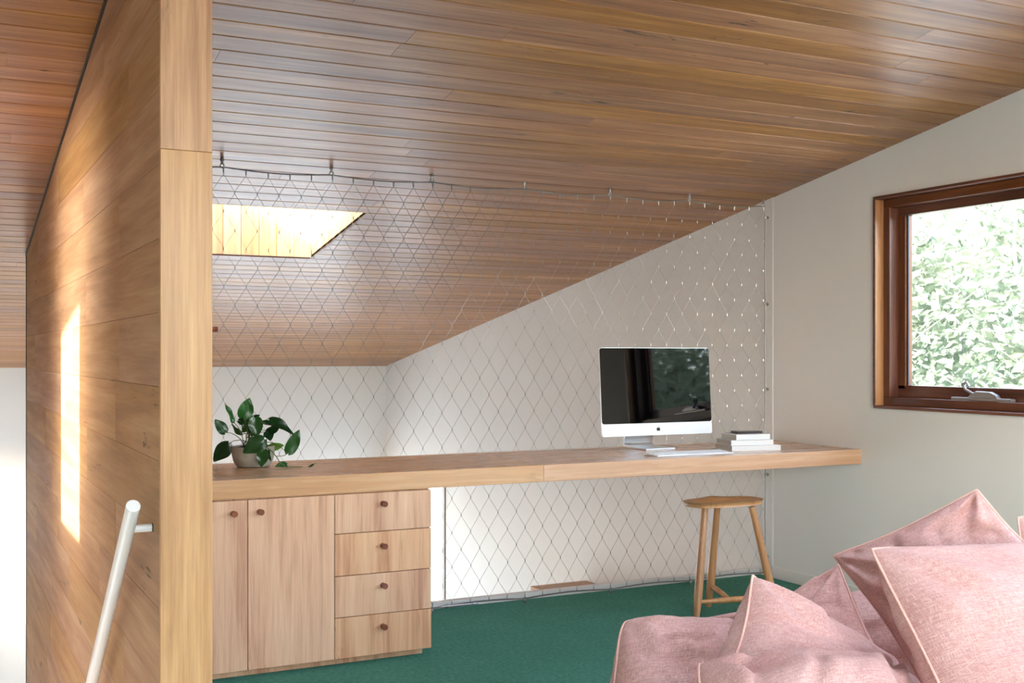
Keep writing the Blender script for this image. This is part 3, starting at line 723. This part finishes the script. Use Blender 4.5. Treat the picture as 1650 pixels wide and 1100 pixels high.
# ------------------------------------------------------------------ plant
pc = Vector((1.213, 4.80, DZ1)); D = 4.83
pl = thing('potted_plant', 'trailing green pothos plant in a low concrete bowl on the desk', 'plant', pc)
b = MB(); b.lathe([(.052, 0), (.068, .004), (.080, .022), (.087, .050), (.089, .086), (.0835, .087), (.081, .076), (.02, .074)], 40)
autosmooth(b.build('bowl', M['concrete'], pl), 40)
b = MB(); sv = []; 
b.lathe([(.0805, .075), (.075, .080), (.04, .086), (.012, .090)], 24); so_ = b.build('soil', M['soil'], pl, smooth=True)
def lp(cx, cy, dd=0.): return at(330 + cx / 7.335, 620 + cy / 7.335, D + dd) - pc
def leaf(base, tip, width, roll=0., droop=.12, fold=.25, mat='leaf', heart=.35):
    base, tip = Vector(base), Vector(tip); ax = tip - base; L = ax.length; ax.normalize()
    view = Vector((pc.x, pc.y, pc.z - H + .1)).normalized()
    nrm = (-view - ax * (-view).dot(ax)).normalized(); nrm = Matrix.Rotation(roll, 3, ax) @ nrm
    sd = ax.cross(nrm).normalized(); vs_, fs_ = [], []; N = 12; K = 3
    for i in range(N + 1):
        t_ = i / N
        wv = width / 2 * (math.sin(PI * min(1, t_ ** .62)) ** .8 if 0 < t_ < 1 else 0)
        back = heart * width * .35 * max(0, 1 - t_ * 4)
        for k in range(-K, K + 1):
            q = k / K
            p = base + ax * (L * t_ - back * abs(q) ** 1.5 * 1.2) + sd * (wv * q if i else q * width * .10)
            hgt = abs(q) * fold * wv - droop * L * (t_ ** 2) + .04 * L * math.sin(9 * t_ + q * 2) * abs(q)
            p = p + nrm * hgt; p.z = max(p.z, .003); vs_.append(p)
    R_ = 2 * K + 1
    for i in range(N):
        for k in range(R_ - 1): fs_.append((i*R_ + k, i*R_ + k + 1, (i+1)*R_ + k + 1, (i+1)*R_ + k))
    o = new_obj('leaf', vs_, fs_, M[mat], pl, True); return o
LV = [((452, 388), (532, 150), 26, .25, 0, 0.0), ((335, 445), (255, 210), 13, .9, -.02, 0), ((240, 562), (122, 405), 19, .3, -.02, .02), ((282, 690), (100, 915), 26, -.2, 0, -.04),
      ((598, 388), (612, 622), 24, .1, -.05, 0), ((700, 640), (452, 808), 27, -.1, -.08, 0), ((700, 768), (662, 972), 20, .2, -.09, 0), ((770, 392), (1060, 570), 17, -.5, .0, 0),
      ((742, 560), (893, 472), 16, .5, -.03, .3), ((983, 806), (1122, 525), 22, .25, .02, 0), ((765, 735), (932, 715), 14, .2, .03, 0), ((968, 945), (822, 968), 14, .5, -.03, 0),
      ((670, 430), (850, 492), 14, -1.0, -.02, 0), ((440, 585), (308, 470), 13, -.9, .03, 0), ((520, 400), (650, 362), 10, .6, .05, 0), ((430, 470), (545, 330), 15, .8, .04, 0),
      ((560, 430), (430, 560), 18, .4, .03, 0), ((740, 560), (780, 655), 17, -.3, -.03, 0), ((755, 770), (772, 912), 8, .9, -.05, 0), ((1150, 988), (1318, 938), 6, 1.1, -.05, 0),
      ((520, 480), (600, 610), 17, .9, .02, 0), ((400, 420), (530, 450), 15, -.6, .05, 0), ((640, 470), (545, 560), 18, .2, -.02, 0)]
crown = Vector((-.01, 0, .088)); 
for k, (a_, t_, wpx, roll, dd, _) in enumerate(LV):
    bs, tp = lp(*a_, dd), lp(*t_, dd - .01 * (k % 3)); wd = wpx * D / F * 1.0
    leaf(bs, tp, wd, roll, .10 if k not in (0, 9) else .04, .22, 'leaf_light' if k in (10,) else 'leaf')
    if k in (11, 19): continue
    st = crown + Vector((random.uniform(-.03, .03), random.uniform(-.03, .03), -.004))
    mid = (st + bs) / 2 + Vector((0, 0, .02 + .02 * random.random()))
    b = MB(); b.tube([st, (st * .6 + mid * .4) + Vector((0, 0, .012)), mid, (mid + bs) / 2 + Vector((0, 0, .004)), bs], [.0022, .002, .0018, .0016, .0013], 6)
    b.build('petiole', M['stem'], pl, True)
vine = [crown + Vector((.03, -.02, 0)), lp(735, 738, -.08), lp(800, 790, -.09), lp(855, 860, -.09), lp(880, 905, -.08), lp(955, 975, -.06), lp(1030, 990, -.05), lp(1160, 985, -.05)]
for v_ in vine: v_.z = max(v_.z, .004)
b = MB(); b.tube(vine, .002, 6); b.build('vine', M['stem'], pl, True)
b = MB(); b.tube([lp(850, 842, -.09), lp(930, 838, -.04), lp(985, 806, .02)], .0016, 6); b.build('petiole', M['stem'], pl, True)

# ------------------------------------------------------------------ stool
st = thing('three_legged_stool', 'three legged timber stool with shaped saddle seat under the desk', 'stool', (3.42, 4.42, 0))
so3 = Vector((3.42, 4.42, 0)); SH = .538
f1, f2, f3 = Vector((3.15, 4.355, 0)) - so3, Vector((3.368, 4.556, 0)) - so3, Vector((3.575, 4.30, 0)) - so3
t1, t2, t3 = at(1136, 812, 5.40) - so3, at(1156, 812, 5.56) - so3, at(1211, 812, 5.46) - so3
for t_ in (t1, t2, t3): t_.z = SH - .038
for f_, t_ in ((f1, t1), (f2, t2), (f3, t3)):
    pts = [f_.lerp(t_, k / 10) for k in range(11)]; rs = [.0125, .0165, .0195, .0195, .019, .0185, .018, .0175, .017, .0165, .016]
    b = MB(); b.tube(pts, rs, 16); autosmooth(b.build('leg', M['stool'], st))
def spindle(a, c_):
    b = MB(); b.tube([a.lerp(c_, k / 8) for k in range(9)], [.0085, .011, .013, .014, .0145, .014, .013, .011, .0085], 12); autosmooth(b.build('stretcher', M['stool'], st))
s1, s3 = f1.lerp(t1, .155), f3.lerp(t3, .155); spindle(s1, s3); spindle(f2.lerp(t2, .21), s1.lerp(s3, .42))
vs_, fs_ = [], []; NA, NRr = 40, 7
ctr = (t1 + t2 + t3) / 3; e1 = (t3 - (t1 + t2) / 2); e1.z = 0; e1.normalize(); e1 = Vector((1, -.0, 0)); e2 = Vector((0, 1, 0))
ctr = Vector((at(1165, 804, 5.46).x - so3.x, at(1165, 804, 5.46).y - so3.y, 0))
def rad(a):          # D-shaped outline
    ca, sa = math.cos(a), math.sin(a); n_ = 3.2
    return 1 / ((abs(ca) / .205) ** n_ + (abs(sa) / (.105 if sa < 0 else .095)) ** n_) ** (1 / n_)
for lv in range(2):
    for i in range(NRr + 1):
        q = i / NRr
        for k in range(NA):
            a = 2 * PI * k / NA; r = rad(a) * q * (1 if lv == 0 else .95); x, y_ = r * math.cos(a), r * math.sin(a)
            if lv == 0: z = SH - .018 * (1 - q ** 2) * (1 if y_ < .03 else .6) + .008 * math.exp(-((x / .055) ** 2 + ((y_ - .08) / .05) ** 2)) - .005 * max(0, q - .8) / .2
            else: z = SH - .032 + .004 * max(0, q - .75) / .25
            vs_.append(ctr + e1 * x + e2 * y_ + Vector((0, 0, z)))
for lv in range(2):
    o_ = lv * (NRr + 1) * NA
    for i in range(NRr):
        for k in range(NA):
            q = (o_ + i*NA + k, o_ + i*NA + (k+1) % NA, o_ + (i+1)*NA + (k+1) % NA, o_ + (i+1)*NA + k); fs_.append(q if lv == 1 else q[::-1])
o_ = (NRr + 1) * NA
for k in range(NA):
    a_, c_ = NRr*NA + k, NRr*NA + (k+1) % NA; fs_.append((a_, c_, o_ + c_, o_ + a_))
so_ = new_obj('seat', vs_, fs_, M['stool'], st, True); 
wm = so_.modifiers.new('weld', 'WELD'); wm.merge_threshold = .0002; ss = so_.modifiers.new('round', 'SUBSURF'); ss.levels = 1; ss.render_levels = 1

# ------------------------------------------------------------------ sofa and cushions
def cushion_mesh(name, c, T, parent, origin, mat='pink', pinch=.07, seed=1, rc=.04, N=42, Tb=None, wr=1.0, power=.5):
    """soft cushion between four corner points (bl, br, tr, tl), filled on both sides of its seam"""
    Tb = T if Tb is None else Tb
    c = [Vector(p) - origin for p in c]
    nrm = ((c[1] - c[0]).cross(c[3] - c[0]) + (c[1] - c[2]).cross(c[3] - c[2]) * -1)
    nrm = (c[2] - c[0]).cross(c[3] - c[1]).normalized()
    Wd = ((c[1] - c[0]).length + (c[2] - c[3]).length) / 2; Hd = ((c[3] - c[0]).length + (c[2] - c[1]).length) / 2
    def base(u, v):
        uu = u * (1 - pinch * (1 - v * v)); vv = v * (1 - pinch * (1 - u * u)); k_ = 1 - rc * (u * v) ** 4; a, b_ = (uu * k_ + 1) / 2, (vv * k_ + 1) / 2
        return c[0] * (1-a)*(1-b_) + c[1] * a*(1-b_) + c[2] * a*b_ + c[3] * (1-a)*b_
    verts, faces, uvs = [], [], []
    idx = {}
    def g(i): t_ = i / N * 2 - 1; return math.sin(t_ * PI / 2) * .55 + t_ * .45
    for s_ in (1, -1):
        for i in range(N + 1):
            for j in range(N + 1):
                edge = i in (0, N) or j in (0, N)
                if s_ == -1 and edge: idx[(s_, i, j)] = idx[(1, i, j)]; continue
                u, v = g(i), g(j); p = base(u, v)
                k = ((1 - u*u) * (1 - v*v)) ** power
                wv = noise.noise(Vector((u * 1.6 + seed * 7, v * 1.6, s_ * 3))) * .22 + noise.noise(Vector((u * 4 + seed, v * 4 + 9, s_))) * .06
                hgt = (T if s_ == 1 else Tb) * k * (1 + wv * wr)
                em = min(1 - abs(u), 1 - abs(v)); co = max(0, 1 - math.hypot(1 - abs(u), 1 - abs(v)) / .75)
                ang = math.atan2(1 - abs(v) + 1e-4, 1 - abs(u) + 1e-4)
                hgt += wr * T * .16 * co * (1 - co) * 2.2 * math.sin(ang * 9 + seed * 2 + (u > 0) * 1.3 + (v > 0) * 2.1) * min(1, em * 9)
                fq = abs(noise.noise(Vector((u * 1.5 + v * .9 + seed * 3, v * 1.7 - u * .6, seed + s_))))
                hgt -= wr * .016 * max(0, 1 - fq * 5) * min(1, em * 5)
                hgt += wr * .0030 * math.sin((u if abs(v) > abs(u) else v) * 24 + seed) * max(0, 1 - em / .22) * min(1, em * 20)
                idx[(s_, i, j)] = len(verts); verts.append(p + nrm * hgt * s_)
        for i in range(N):
            for j in range(N):
                q = (idx[(s_, i, j)], idx[(s_, i+1, j)], idx[(s_, i+1, j+1)], idx[(s_, i, j+1)])
                uq = [((i) / N * Wd, j / N * Hd), ((i+1) / N * Wd, j / N * Hd), ((i+1) / N * Wd, (j+1) / N * Hd), (i / N * Wd, (j+1) / N * Hd)]
                if s_ == -1: q = q[::-1]; uq = uq[::-1]
                faces.append(q); uvs += [(a + seed * .37 + (3 if s_ < 0 else 0), b_ + seed * .21) for a, b_ in uq]
    o = new_obj(name, verts, faces, M[mat], parent, True)
    uvl = o.data.uv_layers.new(name='uv')
    for l_, q in zip(uvl.data, uvs): l_.uv = q
    sm = o.modifiers.new('soft', 'SUBSURF'); sm.levels = 1; sm.render_levels = 1
    seam = [base(g(i), -1) for i in range(N)] + [base(1, g(i)) for i in range(N)] + [base(-g(i), 1) for i in range(N)] + [base(-1, -g(i)) for i in range(N)]
    seam.append(seam[0])
    return o, seam
def cushion(label, px, T, seed, **kw):
    c = [at(*q) for q in px]; org = sum(c, Vector()) / 4; org.z = min(p.z for p in c)
    t = thing('cushion', label, 'cushion', org, 0, 'pink linen cushions heaped on the sofa')
    o, seam = cushion_mesh('cover', c, T, t, org, seed=seed, **kw)
    b = MB(); b.tube(seam, .0028, 6, False); b.build('piping', M['piping'], t, True)
    return t
sofa_o = Vector((2.0, 1.75, 0))
sofa = thing('sofa', 'low pink linen sofa with loose seat and back cushions, covered in pink cushions', 'sofa', sofa_o)
b = MB(); b.box(-.75, 1.4, -.55, .62, .10, .24); b.build('base', M['pink'], sofa, bevel=.03, seg=4)
for x, y_ in ((-.68, -.48), (1.33, -.48), (-.68, .55), (1.33, .55)):
    b = MB(); b.tube([(x, y_, 0), (x, y_, .11)], [.016, .024], 12); b.build('leg', M['stool'], sofa)
o, seam = cushion_mesh('seat_cushion', [at(760, 1420, 2.2), at(1750, 1420, 2.15), at(1560, 1100, 3.0), at(845, 1112, 2.9)], .06, sofa, sofa_o, seed=3, pinch=.02, Tb=.03, power=.35)
o, seam = cushion_mesh('back_cushion', [at(1090, 1150, 2.85), at(1640, 1110, 2.85), at(1640, 905, 3.0), at(1075, 1004, 2.95)], .07, sofa, sofa_o, seed=5, pinch=.02, power=.4)

cushion('small pink cushion at the near left end of the sofa heap', [(965, 1215, 2.35), (1200, 1240, 2.4), (1225, 1000, 2.68), (996, 990, 2.52)], .13, 11, power=.45, rc=.11)
cushion('pink cushion with tall pointed corner, in front of the stool legs', [(1150, 1130, 2.05), (1370, 1300, 2.15), (1500, 1150, 2.62), (1207, 918, 2.27)], .15, 12, pinch=.1)
cushion('frontmost pink cushion of the heap, tucked against tall pointed one', [(1160, 1420, 1.60), (1520, 1450, 1.78), (1450, 1062, 2.26), (1112, 1060, 2.04)], .15, 13, rc=.07)
cushion('pink cushion wedged in shade between the tall pointed and the biggest one', [(1270, 1180, 2.5), (1462, 1140, 2.42), (1352, 904, 2.58), (1205, 990, 2.78)], .11, 14, pinch=.1)
cushion('biggest pink cushion with pale piping at the right of the sofa', [(1640, 1400, 1.78), (1930, 1350, 2.2), (1760, 858, 2.52), (1392, 876, 2.15)], .15, 15, Tb=.11)
cushion('pink cushion with upturned corner standing highest behind the biggest one', [(1490, 1120, 2.6), (1725, 925, 2.62), (1576, 784, 2.62), (1336, 893, 2.82)], .10, 16, wr=1.5, pinch=.1)
cushion('pink cushion half cut off at the far right behind the sofa heap', [(1675, 1170, 2.6), (1900, 1160, 2.7), (1900, 800, 2.9), (1634, 828, 2.80)], .07, 17)

# ------------------------------------------------------------------ outdoors: ground and trees beyond the window
mb = MB(); mb.box(-60, 60, -60, 70, ZL - .4, ZL - .15)
structure(mb.build('ground', M['ground']), 'garden ground outside the house')
def make_tree(seed, name, label, loc, s=1.0, rz=0):
    rng = random.Random(seed); t = thing(name, label, 'tree', loc, rz)
    br = MB(); tips = []
    def grow(p, d, r, L, depth):
        pts, rs = [p], [r]; n = 5
        for k in range(n):
            d = (d + Vector((rng.uniform(-.22, .22), rng.uniform(-.22, .22), rng.uniform(-.05, .14)))).normalized()
            p = p + d * L / n; pts.append(p); rs.append(r * (1 - .45 * (k + 1) / n))
        br.tube(pts, rs, 6 if depth < 2 else 4)
        if depth >= 2: tips.extend(pts[1:])
        if depth < 4:
            for k in range(3 if depth < 3 else 2):
                a = pts[rng.randint(2, n)]; q = rng.uniform(0, 2 * PI)
                nd = (d * .75 + Vector((math.cos(q), math.sin(q), rng.uniform(.0, .6))) * .75).normalized()
                grow(a, nd, rs[-1] * .72, L * rng.uniform(.55, .8), depth + 1)
    for k in range(3):
        q = 2 * PI * k / 3 + rng.random(); grow(Vector((.15 * math.cos(q), .15 * math.sin(q), 0)), Vector((.28 * math.cos(q), .28 * math.sin(q), 1)).normalized(), .085 * s, 2.3 * s, 0)
    br.build('branches', M['bark'], t, True)
    lv = MB()
    for p in tips:
        for k in range(14):
            c = p + Vector((rng.gauss(0, .30), rng.gauss(0, .30), rng.gauss(0, .26))) * s
            a = Vector((rng.uniform(-1, 1), rng.uniform(-1, 1), rng.uniform(-1, .6))).normalized(); b_ = a.orthogonal().normalized(); l_ = rng.uniform(.05, .09)
            lv.add([c - a * l_, c + b_ * l_ * .5, c + a * l_, c - b_ * l_ * .5], [(0, 1, 2, 3)])
    lo = lv.build('foliage', M['tree_leaf'], t); lo['kind'] = 'stuff'
    return t
make_tree(21, 'garden_tree', 'pale barked many stemmed tree seen through the timber window', (8.6, 8.0, ZL - .2), 1.4)
make_tree(22, 'garden_tree', 'leafy tree further back outside the window', (15.5, 14.5, ZL - .2), 1.5, 1)
make_tree(23, 'garden_tree', 'leafy tree outside to the right of the window view', (17.5, 3.0, ZL - .2), 1.3, 2)
make_tree(24, 'garden_tree', 'tree reflected in the dark computer screen', (9.6, -2.2, ZL - .2), 1.15, 3)
